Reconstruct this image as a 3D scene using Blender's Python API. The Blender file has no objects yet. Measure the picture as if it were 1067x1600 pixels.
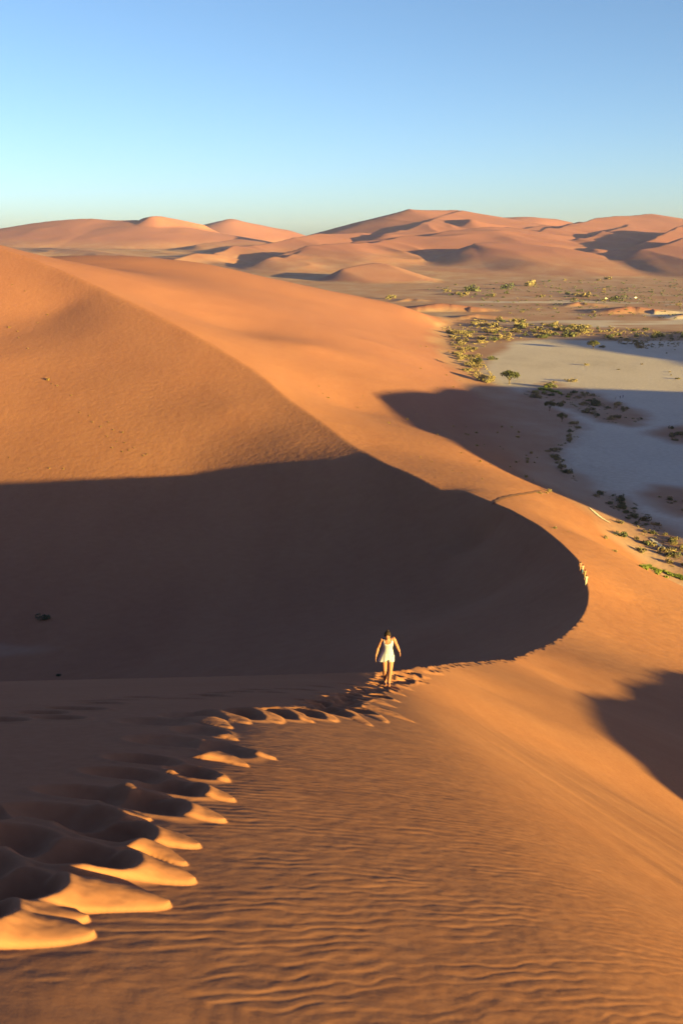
TEST = False
import bpy, bmesh, math, random
import numpy as np
from mathutils import Vector, Matrix

# ------------------------------------------------------------------ camera, sky, sun, exposure
SC = bpy.context.scene
COL = SC.collection
ZC = 85.0                                   # eye height above the clay pan
PITCH = math.radians(15.3)
FPX = 1600 * 35.0 / 36.0                    # focal length in photograph pixels
SUN_AZ = math.radians(38.0)                 # from the right (+x), this far behind the camera
SUN_EL = math.radians(5.6)

cam_d = bpy.data.cameras.new('camera')
cam = bpy.data.objects.new('camera', cam_d); COL.objects.link(cam)
cam.location = (0, 0, ZC)
cam.rotation_euler = (math.pi / 2 - PITCH, 0, 0)
cam_d.sensor_fit = 'VERTICAL'; cam_d.sensor_height = 36.0; cam_d.lens = 35.0
cam_d.clip_start = 0.1; cam_d.clip_end = 200000.0
cam_d.dof.use_dof = True; cam_d.dof.focus_distance = 28.0; cam_d.dof.aperture_fstop = 5.0
SC.camera = cam

world = bpy.data.worlds.new('World'); SC.world = world; world.use_nodes = True
wn = world.node_tree.nodes; wl = world.node_tree.links
bgn = wn.get('Background') or wn.new('ShaderNodeBackground')
sky = wn.new('ShaderNodeTexSky'); sky.sky_type = 'NISHITA'; sky.sun_disc = False
SUN_DIR = np.array([math.cos(SUN_EL) * math.cos(SUN_AZ), -math.cos(SUN_EL) * math.sin(SUN_AZ), math.sin(SUN_EL)])
sky.sun_elevation = SUN_EL
sky.sun_rotation = math.atan2(SUN_DIR[0], SUN_DIR[1])
sky.altitude = 500.0; sky.air_density = 0.6; sky.dust_density = 1.1; sky.ozone_density = 1.7
wl.new(sky.outputs[0], bgn.inputs[0]); bgn.inputs[1].default_value = 0.05

sun_d = bpy.data.lights.new('sun', 'SUN'); sun_d.energy = 5.0; sun_d.angle = math.radians(0.53)
sun_d.color = (1.0, 0.79, 0.185)
sun_o = bpy.data.objects.new('sun', sun_d); COL.objects.link(sun_o)
sun_o.rotation_euler = Vector(SUN_DIR.tolist()).to_track_quat('Z', 'Y').to_euler()

SC.view_settings.view_transform = 'Standard'; SC.view_settings.look = 'None'
SC.view_settings.gamma = 1.0; SC.view_settings.use_curve_mapping = False
SC.view_settings.exposure = 2.5
SC.render.engine = 'CYCLES'
SC.cycles.use_denoising = True
SC.cycles.max_bounces = 6; SC.cycles.volume_bounces = 0

# ------------------------------------------------------------------ numeric helpers
rng = np.random.default_rng(7)
random.seed(11)
CP, SP = math.cos(PITCH), math.sin(PITCH)

def ray(px, py):
    cx = (px - 533.5) / FPX; cy = (800 - py) / FPX
    return np.array([cx, CP + cy * SP, -SP + cy * CP])
def U(px, py, d):                            # point on that sight line at forward distance d
    v = ray(px, py); return np.array([0, 0, ZC]) + v * (d / v[1])
def G(px, py, z=0.0):                        # point on that sight line at height z
    v = ray(px, py); return np.array([0, 0, ZC]) + v * ((z - ZC) / v[2])

def _h(ix, iy, s):
    n = (ix.astype(np.int64) * 374761393 + iy.astype(np.int64) * 668265263 + s * 974634777) & 0xffffffff
    n = ((n ^ (n >> 13)) * 1274126177) & 0xffffffff
    return ((n ^ (n >> 16)) & 0xffff) / 32767.5 - 1.0
def vn(x, y, s=0):
    fx = np.floor(x); fy = np.floor(y); tx = x - fx; ty = y - fy
    tx = tx * tx * tx * (tx * (tx * 6 - 15) + 10); ty = ty * ty * ty * (ty * (ty * 6 - 15) + 10)
    a = _h(fx, fy, s); b = _h(fx + 1, fy, s); c = _h(fx, fy + 1, s); d = _h(fx + 1, fy + 1, s)
    return (a * (1 - tx) + b * tx) * (1 - ty) + (c * (1 - tx) + d * tx) * ty
def fbm(x, y, s=0, o=4):
    t = 0; a = .5
    for i in range(o):
        t = t + a * vn(x * 2 ** i + 17.3 * i, y * 2 ** i - 9.1 * i, s + i); a *= .5
    return t
def sstep(a, b, x):
    t = np.clip((x - a) / (b - a), 0, 1); return t * t * (3 - 2 * t)
def smax(a, b, k):
    h = np.clip(.5 + .5 * (a - b) / k, 0, 1); return b * (1 - h) + a * h + k * h * (1 - h)

class TPS:
    def __init__(s, pts, lam=1e-3):
        p = np.array(pts, float); s.sc = 100.0
        X = p[:, :2] / s.sc; n = len(X); s.X = X
        r2 = ((X[:, None] - X[None]) ** 2).sum(-1)
        K = .5 * r2 * np.log(r2 + 1e-12) + lam * np.eye(n)
        P = np.c_[np.ones(n), X]
        A = np.zeros((n + 3, n + 3)); A[:n, :n] = K; A[:n, n:] = P; A[n:, :n] = P.T
        s.w = np.linalg.solve(A, np.r_[p[:, 2], 0, 0, 0])
    def __call__(s, x, y):
        x = np.asarray(x, float) / s.sc; y = np.asarray(y, float) / s.sc
        out = s.w[-3] + s.w[-2] * x + s.w[-1] * y
        for (a, b), w in zip(s.X, s.w):
            r2 = (x - a) ** 2 + (y - b) ** 2
            out = out + w * .5 * r2 * np.log(r2 + 1e-12)
        return out

def resample(p, step):
    p = np.array(p, float); out = []
    for a, b in zip(p[:-1], p[1:]):
        n = max(1, int(np.linalg.norm(b[:2] - a[:2]) / step))
        for i in range(n): out.append(a + (b - a) * i / n)
    out.append(p[-1]); return np.array(out)
def catmull(p, n=6):
    p = np.array(p, float); q = np.vstack([2 * p[0] - p[1], p, 2 * p[-1] - p[-2]]); out = []
    for i in range(1, len(q) - 2):
        for k in range(n):
            t = k / n
            out.append(.5 * ((2 * q[i]) + (-q[i - 1] + q[i + 1]) * t + (2 * q[i - 1] - 5 * q[i] + 4 * q[i + 1] - q[i + 2]) * t * t
                             + (-q[i - 1] + 3 * q[i] - 3 * q[i + 1] + q[i + 2]) * t ** 3))
    out.append(p[-1]); return np.array(out)

# ------------------------------------------------------------------ terrain: the star dune and its bowl
CREST_IMG = [(-700, 1100, 13), (-300, 1078, 18), (0, 1067, 22), (200, 1060, 23.2), (400, 1053, 24.4), (600, 1046, 26.5), (650, 1042, 30), (700, 1036, 36),
             (780, 1029, 53), (840, 1011, 74), (880, 990, 94), (905, 965, 112), (917, 940, 129), (917, 915, 142), (905, 880, 160),
             (890, 862, 174), (850, 830, 202), (800, 800, 228), (760, 783, 247), (722, 768, 264), (692, 766, 267.5), (640, 740, 288),
             (600, 722, 305), (550, 697, 330), (500, 660, 358), (450, 620, 387), (400, 580, 416), (300, 520, 460), (200, 470, 502),
             (100, 425, 545), (0, 388, 585), (-150, 345, 640), (-400, 330, 720), (-900, 360, 800)]
CREST = [U(*c) for c in catmull(CREST_IMG, 3)]

def sp(u, a, w): return w * np.logaddexp(0, (u - a) / w)
_ty = np.linspace(-5, 40, 451); _tx = np.interp(_ty, [-5, 3, 6, 10.4, 11.6, 13.0, 14.2, 16.4, 21, 28, 40], [-1.8, -1.5, -1.15, -1.15, -1.05, -.7, -.4, -.1, .45, 1.3, 3.0])
_kk = np.hanning(13); _kk /= _kk.sum(); TROD_Y, TROD_X = _ty[6:-6], np.convolve(_tx, _kk, 'valid')
def near_z(x, y):                           # camera ridge: falls away ahead, tips over to the sunny side along the trodden line
    x0 = -1.15
    xp = np.interp(y, TROD_Y, TROD_X)
    K = K1 * (sp(x - xp, 0.0, .30 + .25 * sstep(11, 15, y)) + xp - x0) + (K2 - K1) * sp(x, 1.6, .4)
    return ZC - 1.70 + .34 + K1 * .65 - .388 * y - K
K1, K2 = .297, .53

R_pts, L_pts = [], []
for c in CREST: R_pts.append(c); L_pts.append(c)
for x in (-9, -5, -2, 0, 2, 4, 7, 11):
    for y in (-4, 0, 4, 8, 12, 16, 20) + ((24,) if x > 1 else ()):
        R_pts.append((x, y, float(near_z(np.float64(x), np.float64(y)))))
# windward flank: (photo x, photo y, forward distance)
for t in [(760, 1080, 33), (900, 1080, 56), (1067, 1080, 72), (850, 1040, 63), (1067, 1140, 55), (1067, 1200, 32), (960, 1000, 105), (1067, 1010, 122), (980, 940, 146), (1067, 960, 150),
          (960, 900, 165), (1010, 905, 182), (930, 850, 216), (880, 815, 258), (820, 770, 290), (760, 740, 320), (740, 700, 375), (700, 650, 460),
          (640, 650, 440), (600, 600, 500), (560, 640, 435), (680, 600, 545), (500, 560, 525), (600, 540, 650), (450, 500, 640), (350, 450, 760), (250, 420, 860), (480, 540, 545), (380, 520, 560), (250, 450, 620), (130, 412, 690)]:
    R_pts.append(U(*t))
# toe of the dune along the valley floor
for t in [(1067, 925), (1040, 905), (985, 850), (940, 800), (870, 760), (845, 715), (850, 680), (800, 640), (750, 605), (720, 575), (700, 540), (690, 512), (700, 500)]:
    R_pts.append(G(*t, z=-.6))
# far shoulder (skyline behind the crest) and its back
for t in [(60, 403, 900), (150, 400, 930), (300, 410, 950), (400, 430, 960), (500, 455, 980), (600, 478, 1000), (660, 492, 1020)]:
    R_pts.append(U(*t))
for x, y, z in [(-330, 1200, 30), (-150, 1250, 20), (0, 1250, -6), (120, 1250, -14), (-500, 900, 75), (-600, 1300, 30), (-350, 700, 92), (-600, 500, 100),
                (60, -20, 52), (120, 0, 26), (110, 60, 20), (160, 60, 4), (120, 120, 8), (30, -40, 72), (-30, -40, 84), (0, -20, 88), (200, 150, -6), (240, 300, -16), (260, 450, -20), (300, 0, 0), (200, 800, -20), (200, 600, -18),
                (-60, -60, 82), (60, -100, 62), (-100, 0, 70)]:
    R_pts.append((x, y, z))
# the bowl on the shaded side
for t in [(20, 1015, 194), (-200, 1015, 190), (200, 1010, 190), (0, 760, 326), (-200, 770, 324), (150, 755, 326), (300, 748, 326), (0, 880, 250), (300, 880, 250), (450, 800, 289), (560, 800, 277), (500, 900, 236),
          (600, 960, 192), (450, 1000, 180), (0, 560, 440), (200, 600, 407), (-200, 560, 440), (100, 480, 510), (350, 640, 376), (450, 690, 342), (300, 580, 418), (520, 722, 316), (700, 860, 232), (780, 920, 188), (700, 980, 150), (830, 900, 176), (760, 840, 232), (350, 1040, 165)]:
    L_pts.append(U(*t))
for x, y, z in [(-20, 45, 58), (-12, 34, 66), (5, 60, 46), (-40, 70, 40), (-70, 100, 20), (-30, 100, 26), (-100, 150, 6), (-60, 20, 50), (-160, 150, 4), (-160, 60, 20), (-250, 250, 2), (-250, 100, 10), (-350, 350, 12), (-400, 500, 50)]:
    L_pts.append((x, y, z))
HR = TPS(R_pts, 2e-4); HL = TPS(L_pts, 2e-4)

def seg_field(x, y, poly):
    """nearest point on a polyline: distance, signed side (+ = right of travel), arc parameter height"""
    best = np.full(x.shape, 1e18); sd = np.zeros(x.shape); hz = np.zeros(x.shape)
    for a, b in zip(poly[:-1], poly[1:]):
        dx, dy = b[0] - a[0], b[1] - a[1]; l2 = dx * dx + dy * dy + 1e-9
        t = np.clip(((x - a[0]) * dx + (y - a[1]) * dy) / l2, 0, 1)
        qx = x - (a[0] + t * dx); qy = y - (a[1] + t * dy); d2 = qx * qx + qy * qy
        m = d2 < best
        best = np.where(m, d2, best); sd = np.where(m, (dy * (x - a[0]) - dx * (y - a[1])) / math.sqrt(l2), sd); hz = np.where(m, a[2] + t * (b[2] - a[2]), hz)
    return np.sqrt(best), sd, hz

def ridge(x, y, poly, sl, sr, soft=0.0):
    """dune with a sharp crest: slope sl on the left of travel, sr on the right; upper envelope of cones"""
    out = np.full(x.shape, -1e9); P = np.array(poly, float)
    d, side, hz = seg_field(x, y, P)
    s = sl + (sr - sl) * (.5 + .5 * np.clip(1.25 * side / (d + 1e-3), -1, 1))
    for a, b in zip(P[:-1], P[1:]):
        dx, dy = b[0] - a[0], b[1] - a[1]; L = math.hypot(dx, dy) + 1e-6; dx /= L; dy /= L
        m = (b[2] - a[2]) / L
        l0 = (x - a[0]) * dx + (y - a[1]) * dy; p = np.abs((x - a[0]) * dy - (y - a[1]) * dx)
        l = np.clip(l0 + p * m / np.sqrt(np.maximum(s * s - m * m, 1e-4)), 0, L)
        out = np.maximum(out, a[2] + m * l - s * (np.sqrt(p * p + (l - l0) ** 2 + soft * soft) - soft))
    return out

# low dunes off to the sunny side, outside the picture: they throw the long evening shadows over flank, valley and pan
_TE = math.tan(SUN_EL); _dx, _dy = math.cos(SUN_AZ), -math.sin(SUN_AZ)
def side_dune(prof, D, sl, sr):
    P = [(D * _dx - v * _dy, D * _dy + v * _dx, w + _TE * D) for v, w in prof]
    SIDE_DUNES.append((catmull(P, 4), sl, sr))
SIDE_DUNES = []
side_dune([(21, 61), (28, 68.2), (30, 69.0), (33, 68.4), (39.5, 65.9), (58, 58.2), (68, 55.2), (97, 44.5), (130, 29)], 26, .55, .45)      # spur of the ridge
side_dune([(215, -14), (252, -3), (268, 2), (280, 6.5), (290, 12), (302, 20), (318, 28.5), (345, 32.5), (372, 37), (388, 42), (412, 39.5), (466, 35.2), (524, 30.5), (554, 25), (575, 19.5), (620, 9), (660, 12),
           (685, 22), (722, 28), (765, 35), (820, 40), (880, 38), (960, 34), (1040, 20)], 60, .62, .62)
# far dune sea: crest lines (photo x, photo y, distance), slope left of travel, slope right of travel
FAR = [
    ([(-260, 366, 5200), (0, 359, 5200), (50, 349, 5200), (120, 342, 5200), (180, 344, 5150), (226, 344, 5100)], .17, .17),
    ([(222, 346, 5000), (238, 338, 5000), (268, 341, 5100), (320, 356, 5200)], .17, .5),
    ([(318, 354, 6800), (345, 345, 6800), (362, 341, 6800), (385, 347, 6800), (445, 358, 6800)], .25, .35),
    ([(500, 362, 4800), (568, 352, 4650), (603, 338, 4560), (640, 327, 4500)], .2, .5),
    ([(640, 327, 4500), (690, 329, 4700), (718, 329, 4750), (745, 339, 4850), (790, 350, 4900)], .25, .17),
    ([(720, 329, 4700), (690, 338, 4350), (665, 350, 4000), (600, 366, 3700)], .17, .45),
    ([(850, 352, 4300), (790, 362, 3900), (700, 374, 3500)], .14, .45),
    ([(980, 350, 4300), (960, 362, 3900), (905, 372, 3500)], .15, .4),
    ([(640, 327, 4500), (655, 340, 4300), (700, 345, 4150), (738, 344, 4000)], .2, .52),
    ([(790, 356, 3800), (740, 358, 3600), (660, 372, 3400), (560, 380, 3300)], .14, .3),
    ([(742, 342, 5600), (790, 340, 5600), (825, 337, 5600), (870, 342, 5600)], .22, .3),
    ([(1140, 352, 4800), (1060, 344, 4800), (1020, 335, 4800), (985, 337, 4700), (935, 340, 4500), (900, 350, 4200), (850, 360, 3900), (826, 364, 3800)], .16, .5),
    ([(1250, 350, 3900), (1110, 348, 3700), (1060, 357, 3500), (1032, 371, 3250), (1000, 382, 3050), (930, 389, 2950)], .15, .5),
    ([(560, 362, 4000), (492, 370, 3800), (430, 379, 3500), (375, 388, 3250), (335, 397, 3050)], .16, .5),
    ([(640, 374, 3400), (546, 384, 3050), (500, 386, 2980), (440, 392, 2900)], .15, .48),
    ([(830, 386, 3000), (764, 381, 3000), (735, 389, 2900)], .10, .3),
    ([(600, 412, 2300), (580, 411, 2300), (535, 420, 2200)], .16, .45),
    ([(345, 398, 3000), (300, 402, 2900), (265, 406, 2800)], .2, .5),
    ([(372, 374, 4400), (340, 379, 4250), (306, 384, 4100)], .12, .5),
    ([(470, 392, 2900), (420, 402, 2700)], .12, .4),
    ([(905, 346, 5000), (880, 352, 4700), (850, 356, 4500)], .12, .45),
    ([(1067, 372, 3000), (1040, 380, 2850), (1000, 388, 2750)], .10, .4),
]
FAR3 = []
for pts, a, b in FAR:
    FAR3.append((catmull([U(*p) for p in pts], 5), a, b))
# barchans on the plain
SMALL = []
for cx, cy, w, hh in [(905, 478, 26, 4.5), (985, 489, 40, 7.5), (690, 486, 60, 9.0), (745, 498, 50, 4.5), (640, 470, 25, 3.0), (1080, 497, 40, 5)]:
    a = G(cx - w, cy + 2); b = G(cx, cy - 1); c = G(cx + w * .9, cy + 1)
    b[2] = hh; a[2] = .2; c[2] = .2
    SMALL.append(([a, b, c], hh))

def plain(x, y):
    r = np.hypot(x, y)
    z = .5 * fbm(x / 90, y / 90, 3) * sstep(500, 1100, r) + 2.2 * fbm(x / 400, y / 400, 5) * sstep(900, 1600, r)
    z = z + 48 * sstep(1900, 4300, r) ** 1.2 + 10 * fbm(x / 900, y / 900, 9) * sstep(1900, 3000, r)
    return z

def far_z(x, y):
    z = plain(x, y)
    m = (y > 1500) & (np.hypot(x, y) < 9500)
    if m.any():
        xs, ys, zs = x[m], y[m], z[m]
        xw = xs + 18 * fbm(xs / 160, ys / 160, 21, 2); yw = ys + 30 * fbm(xs / 200, ys / 200, 22, 2)
        acc = zs.copy()
        for P, a, b in FAR3:
            lo = P[:, :2].min(0) - 1600; hi = P[:, :2].max(0) + 1600
            q = (xs > lo[0]) & (xs < hi[0]) & (ys > lo[1]) & (ys < hi[1])
            if q.any():
                acc[q] = smax(ridge(xw[q], yw[q], P, a, b), acc[q], 6.0)
        u = .8 * xs + .6 * ys; w = -.6 * xs + .8 * ys
        rn = 1 - np.abs(vn(u / 300 + .6 * vn(w / 500, u / 700, 95), w / 800, 91)) * 2
        rn2 = 1 - np.abs(vn(u / 110 + .5 * vn(w / 200, u / 300, 96), w / 330, 92)) * 2
        z[m] = acc + (8 * rn + 4 * rn2) * sstep(2200, 3000, ys) * (1 - .85 * sstep(3700, 4500, ys)) * (1 - sstep(6000, 7000, ys))
    m = (y > 850) & (y < 1600)
    if m.any():
        xs, ys = x[m], y[m]; acc = z[m]
        for P, hh in SMALL:
            acc = smax(ridge(xs, ys, P, .12, .4), acc, 1.2)
        z[m] = acc
    return z

def side_z(x, y):
    z = np.full(x.shape, -50.0)
    for P, a, b in SIDE_DUNES:
        lo = P[:, :2].min(0) - 300; hi = P[:, :2].max(0) + 300
        q = (x > lo[0]) & (x < hi[0]) & (y > lo[1]) & (y < hi[1])
        if q.any(): z[q] = np.maximum(z[q], ridge(x[q], y[q], P, a, b, 1.0))
    return z

def base_z(x, y, both=False):
    x = np.asarray(x, float); y = np.asarray(y, float)
    z = far_z(x, y); fz = z.copy() if both else None
    r = np.hypot(x, y)
    m = (r < 1500)
    if m.any():
        xs, ys, rs = x[m], y[m], r[m]
        hr = HR(xs, ys)
        n = rs < 34
        if n.any():
            w = 1 - sstep(18, 33, rs[n]); w = w * (1 - sstep(9, 16, np.abs(xs[n])))
            hr[n] = hr[n] * (1 - w) + near_z(xs[n], ys[n]) * w
        hr = hr + .9 * fbm(xs / 70, ys / 70, 31, 3) * sstep(110, 240, rs)
        hr = hr + .13 * fbm(xs / 13, ys / 13, 33, 2) * sstep(140, 260, rs)
        hl = np.full(xs.shape, 1e3); n = (xs < 62) & (ys > 8) & (ys < 820)
        hl[n] = HL(xs[n], ys[n]) + .5 * fbm(xs[n] / 60, ys[n] / 60, 41, 3) * sstep(40, 120, rs[n])
        h = np.minimum(hr, hl)
        fade = 1 - sstep(1150, 1500, rs)
        h = h * fade - 40 * (1 - fade)
        h = np.maximum(h, side_z(xs, ys))
        z[m] = smax(h, z[m], 5.0)
    return (z, fz) if both else z

def hits(pts, fn=None, dmax=4000):
    """where sight lines meet the ground: batch of (photo x, photo y) -> points"""
    fn = fn or base_z
    V = np.array([ray(px, py) for px, py in pts]); V = V / V[:, 1:2]
    d = np.repeat(np.geomspace(2.0, dmax, 260)[None], len(V), 0)
    for rnd in range(4):
        f = ZC + V[:, 2:3] * d - fn((V[:, 0:1] * d).ravel(), d.ravel()).reshape(d.shape)
        neg = f < 0; i = np.where(neg.any(1), neg.argmax(1), d.shape[1] - 1); k = np.arange(len(V))
        lo, hi = d[k, np.maximum(i - 1, 0)], d[k, i]
        if rnd < 3: d = lo[:, None] + (hi - lo)[:, None] * np.linspace(0, 1, 12)[None]
    D = .5 * (lo + hi)
    return np.stack([V[:, 0] * D, D, fn(V[:, 0] * D, D)], 1)
def hit(px, py, **k): return hits([(px, py)], **k)[0]

# ------------------------------------------------------------------ trodden line: footprints and the tongues of sand they push down the sunny side
_L = [            # tail x,y -> tip x,y in the photograph, width and thickness in metres
          (-80, 1440, 150, 1466, .19, .075), (-70, 1415, 140, 1440, .15, .07), (50, 1392, 268, 1418, .20, .085), (140, 1350, 306, 1378, .21, .09), (215, 1328, 296, 1350, .10, .06),
          (165, 1294, 312, 1326, .20, .085), (150, 1272, 236, 1284, .13, .06), (235, 1258, 353, 1285, .19, .08), (200, 1236, 268, 1252, .12, .055), (282, 1232, 369, 1252, .17, .075), (286, 1206, 358, 1222, .16, .07),
          (330, 1183, 390, 1198, .17, .065), (332, 1166, 431, 1187, .18, .075), (320, 1143, 366, 1157, .17, .06), (312, 1124, 362, 1139, .17, .06),
          (345, 1116, 382, 1131, .20, .06), (395, 1114, 437, 1131, .20, .06), (440, 1112, 487, 1129, .2, .06), (485, 1113, 522, 1128, .2, .06), (530, 1112, 577, 1134, .2, .06), (560, 1110, 602, 1129, .2, .055),
          (575, 1106, 648, 1129, .22, .05), (585, 1096, 618, 1106, .2, .05), (595, 1088, 622, 1097, .2, .05), (606, 1080, 634, 1088, .2, .05), (618, 1070, 646, 1079, .2, .05), (622, 1060, 662, 1068, .2, .05),
          (640, 1052, 672, 1059, .22, .05), (655, 1046, 690, 1052, .25, .05)]
_A = hits([t[:2] for t in _L]); _B = hits([t[2:4] for t in _L]); LOBES = [(a, b, t[4] * (1.5 if t[1] < 1125 else 1.0), t[5] * (1.25 if t[1] < 1125 else 1.0), 1.25 if t[1] < 1190 else 2.4) for a, b, t in zip(_A, _B, _L)]
_D = [(px, py, w, .17 if py > 1180 else .26, dp) for px, py, w, dp in          # photo x, y, half length (pixels), half depth and depth (metres)
      [(20, 1385, 60, .14), (-60, 1425, 60, .12), (115, 1338, 75, .15), (20, 1308, 60, .12), (165, 1297, 58, .13), (95, 1272, 75, .12), (222, 1257, 55, .12), (135, 1240, 65, .11), (268, 1231, 42, .11),
       (196, 1210, 55, .10), (300, 1207, 34, .10), (222, 1187, 48, .09), (345, 1170, 40, .09), (262, 1158, 52, .09), (312, 1142, 34, .08), (240, 1128, 46, .08), (300, 1120, 40, .08), (-60, 1345, 70, .12),
       (-40, 1270, 60, .10), (372, 1117, 30, .12), (425, 1115, 30, .12), (470, 1114, 28, .12), (515, 1113, 28, .12), (555, 1111, 26, .12), (585, 1106, 22, .12)]]
_D += [(px, py, -.24, .17, .10) for px, py in [(5, 1125), (92, 1122), (130, 1108), (68, 1114), (160, 1099), (188, 1094), (222, 1090), (264, 1092), (292, 1092), (322, 1086), (346, 1083), (376, 1081), (402, 1078), (452, 1077),
       (500, 1073), (540, 1069), (110, 1107), (150, 1096), (335, 1088), (475, 1078), (425, 1082)]]
for i in range(120):                          # crowded steps where the line turns towards the walker
    t = random.random() ** .8
    _D.append((470 + 165 * t + random.gauss(0, 12), 1114 - 54 * t ** 1.3 - abs(random.gauss(0, 8)) + 3, -random.uniform(.13, .22), random.uniform(.10, .17), random.uniform(.08, .15)))
DEPS = [(c[0], c[1], -w if w < 0 else w / FPX * math.hypot(c[1], ZC - c[2]), ay, dp) for c, (_, _, w, ay, dp) in zip(hits([t[:2] for t in _D]), _D)]
_cr = np.array(CREST); _i0 = int(np.argmin(np.abs(_cr[:, 1] - 26.5) + 50 * (_cr[:, 0] < 0))); _i1 = int(np.argmin(np.abs(_cr[:, 1] - 110)))
_seg = resample(_cr[_i0:_i1 + 1], .5)
for i in range(150):                         # and on along the knife edge
    t = random.random() ** 1.6 * (len(_seg) - 2); k = int(t); p, q = _seg[k], _seg[k + 1]; tx, ty = q[0] - p[0], q[1] - p[1]; L = math.hypot(tx, ty) + 1e-9
    o = random.uniform(-.12, .22); g = 1 + p[1] / 160
    DEPS.append((p[0] + ty / L * o, p[1] - tx / L * o, random.uniform(.13, .2) * g, random.uniform(.13, .22) * g, random.uniform(.06, .1) * g))

def detail_z(x, y):
    """ripples, tongues and footprints near the eye (adds to base_z)"""
    out = np.zeros(x.shape); r = np.hypot(x, y)
    m = (r < 175) & (y > 1.5) & (np.abs(x) < 60) & (np.abs(np.degrees(np.arctan2(x, y))) < 40)
    if not m.any(): return out
    xs, ys = x[m], y[m]; rs = r[m]
    lob = np.zeros(xs.shape)
    for a, b, w, A, tp in LOBES:
        dx, dy = b[0] - a[0], b[1] - a[1]; L = math.hypot(dx, dy); dx /= L; dy /= L
        u = ((xs - a[0]) * dx + (ys - a[1]) * dy) / L; v = (xs - a[0]) * -dy + (ys - a[1]) * dx
        q = (u > -.4) & (u < 1.02) & (np.abs(v) < w * 1.4)
        if not q.any(): continue
        uu, vv = u[q], v[q] + .03 * np.sin(u[q] * 4 + a[0] * 9)
        ww = w * np.sqrt(np.clip(1 - np.clip(uu, 0, 1) ** tp, 0, 1)) * (1 - .12 * np.clip(uu, 0, 1)) + 1e-4
        cs = np.clip(1 - (vv / ww) ** 2, 0, 1) ** .55
        h = A * (1 - .72 * np.clip(uu, 0, 1)) * cs * sstep(-.4, .08, uu)
        lob[q] = np.maximum(lob[q], h)
    dep = np.zeros(xs.shape); rim = np.zeros(xs.shape)
    for cx, cy, ax, ay, dp in DEPS:
        q = (np.abs(xs - cx) < ax * 2) & (np.abs(ys - cy) < ay * 2.2)
        if not q.any(): continue
        e = ((xs[q] - cx) / ax) ** 2 + ((ys[q] - cy + .25 * (xs[q] - cx)) / ay) ** 2
        dep[q] = np.maximum(dep[q], dp * np.exp(-(e ** 1.4) * 1.1)); rim[q] = np.maximum(rim[q], dp * .22 * np.exp(-((np.sqrt(e) - 1.35) / .28) ** 2))
    dm = np.clip(dep / .05, 0, 1)
    soft = .014 * fbm(xs / .20, ys / .20, 61, 4) * np.clip((lob + dep) / .04, 0, 1)
    x0 = np.interp(ys, TROD_Y, TROD_X)
    rip = sstep(-1.5, .1, xs - x0) * (1 - .85 * sstep(1.0, 3.2, xs)) * (1 - sstep(13, 24, rs)) * (1 - np.clip(lob / .012, 0, 1)) + .12
    yr = ys - .8 * xs
    wy = yr + .075 * fbm(xs / .34, yr / .32, 72, 2) + .03 * vn(xs / .10, yr / .10, 76)
    tri = np.sin(2 * np.pi * wy / .105); tri = tri + .35 * np.sin(4 * np.pi * wy / .105 + .9)
    ampl = np.clip(.55 + .8 * vn(xs / .33, yr / .22, 75), .12, 1)
    rp = .00095 * tri * ampl + .0016 * fbm(xs / .26, yr / .20, 73, 2) + .0020 * fbm(xs / .09, yr / .08, 74, 2)
    out[m] = lob * (1 - dm) - dep + rim * (1 - dm) + soft + .8 * rp * rip * (1 - sstep(30, 55, rs))
    # long feathered streaks on the steep sunny flank
    st = .075 * fbm((xs + .22 * ys) / 1.2, ys / 16, 81, 3) * sstep(1.2, 4.5, xs) * sstep(2, 8, rs)
    out[m] += st * (1 - sstep(18, 34, rs))
    return out

def ground_z(x, y):
    return base_z(x, y) + detail_z(np.asarray(x, float), np.asarray(y, float))

# ------------------------------------------------------------------ pan outline (photo outline dropped on the level z = 0)
def poly_sd(x, y, P):
    P = np.array(P); inside = np.zeros(x.shape, bool); d2 = np.full(x.shape, 1e18)
    for i in range(len(P)):
        a, b = P[i], P[(i + 1) % len(P)]
        c = ((a[1] > y) != (b[1] > y)) & (x < (b[0] - a[0]) * (y - a[1]) / (b[1] - a[1] + 1e-12) + a[0]); inside ^= c
        dx, dy = b - a; t = np.clip(((x - a[0]) * dx + (y - a[1]) * dy) / (dx * dx + dy * dy + 1e-9), 0, 1)
        d2 = np.minimum(d2, (x - a[0] - t * dx) ** 2 + (y - a[1] - t * dy) ** 2)
    return np.where(inside, 1, -1) * np.sqrt(d2)
def gp(pts): return [G(*p)[:2] for p in pts]
PAN = gp([(1400, 900), (1067, 846), (1035, 825), (1005, 802), (968, 778), (930, 768), (900, 750), (880, 727), (866, 705), (888, 690), (904, 672), (893, 656), (872, 640), (845, 622), (800, 614), (772, 602), (752, 588), (752, 568), (764, 556),
          (788, 548), (800, 533), (860, 530), (950, 533), (1067, 532), (1500, 528)])
ISLES = [gp(p) for p in ([(812, 613), (850, 606), (885, 604), (930, 616), (985, 640), (1012, 656), (985, 665), (945, 660), (905, 642), (850, 626)],
                         [(1018, 678), (1045, 668), (1110, 662), (1200, 675), (1150, 700), (1060, 692)], [(1003, 772), (1030, 762), (1100, 768), (1150, 800), (1060, 806), (1020, 790)],
                         [(838, 600), (862, 597), (880, 603), (850, 606)])]
BOWL_PAN = hit(10, 1017)
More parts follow.
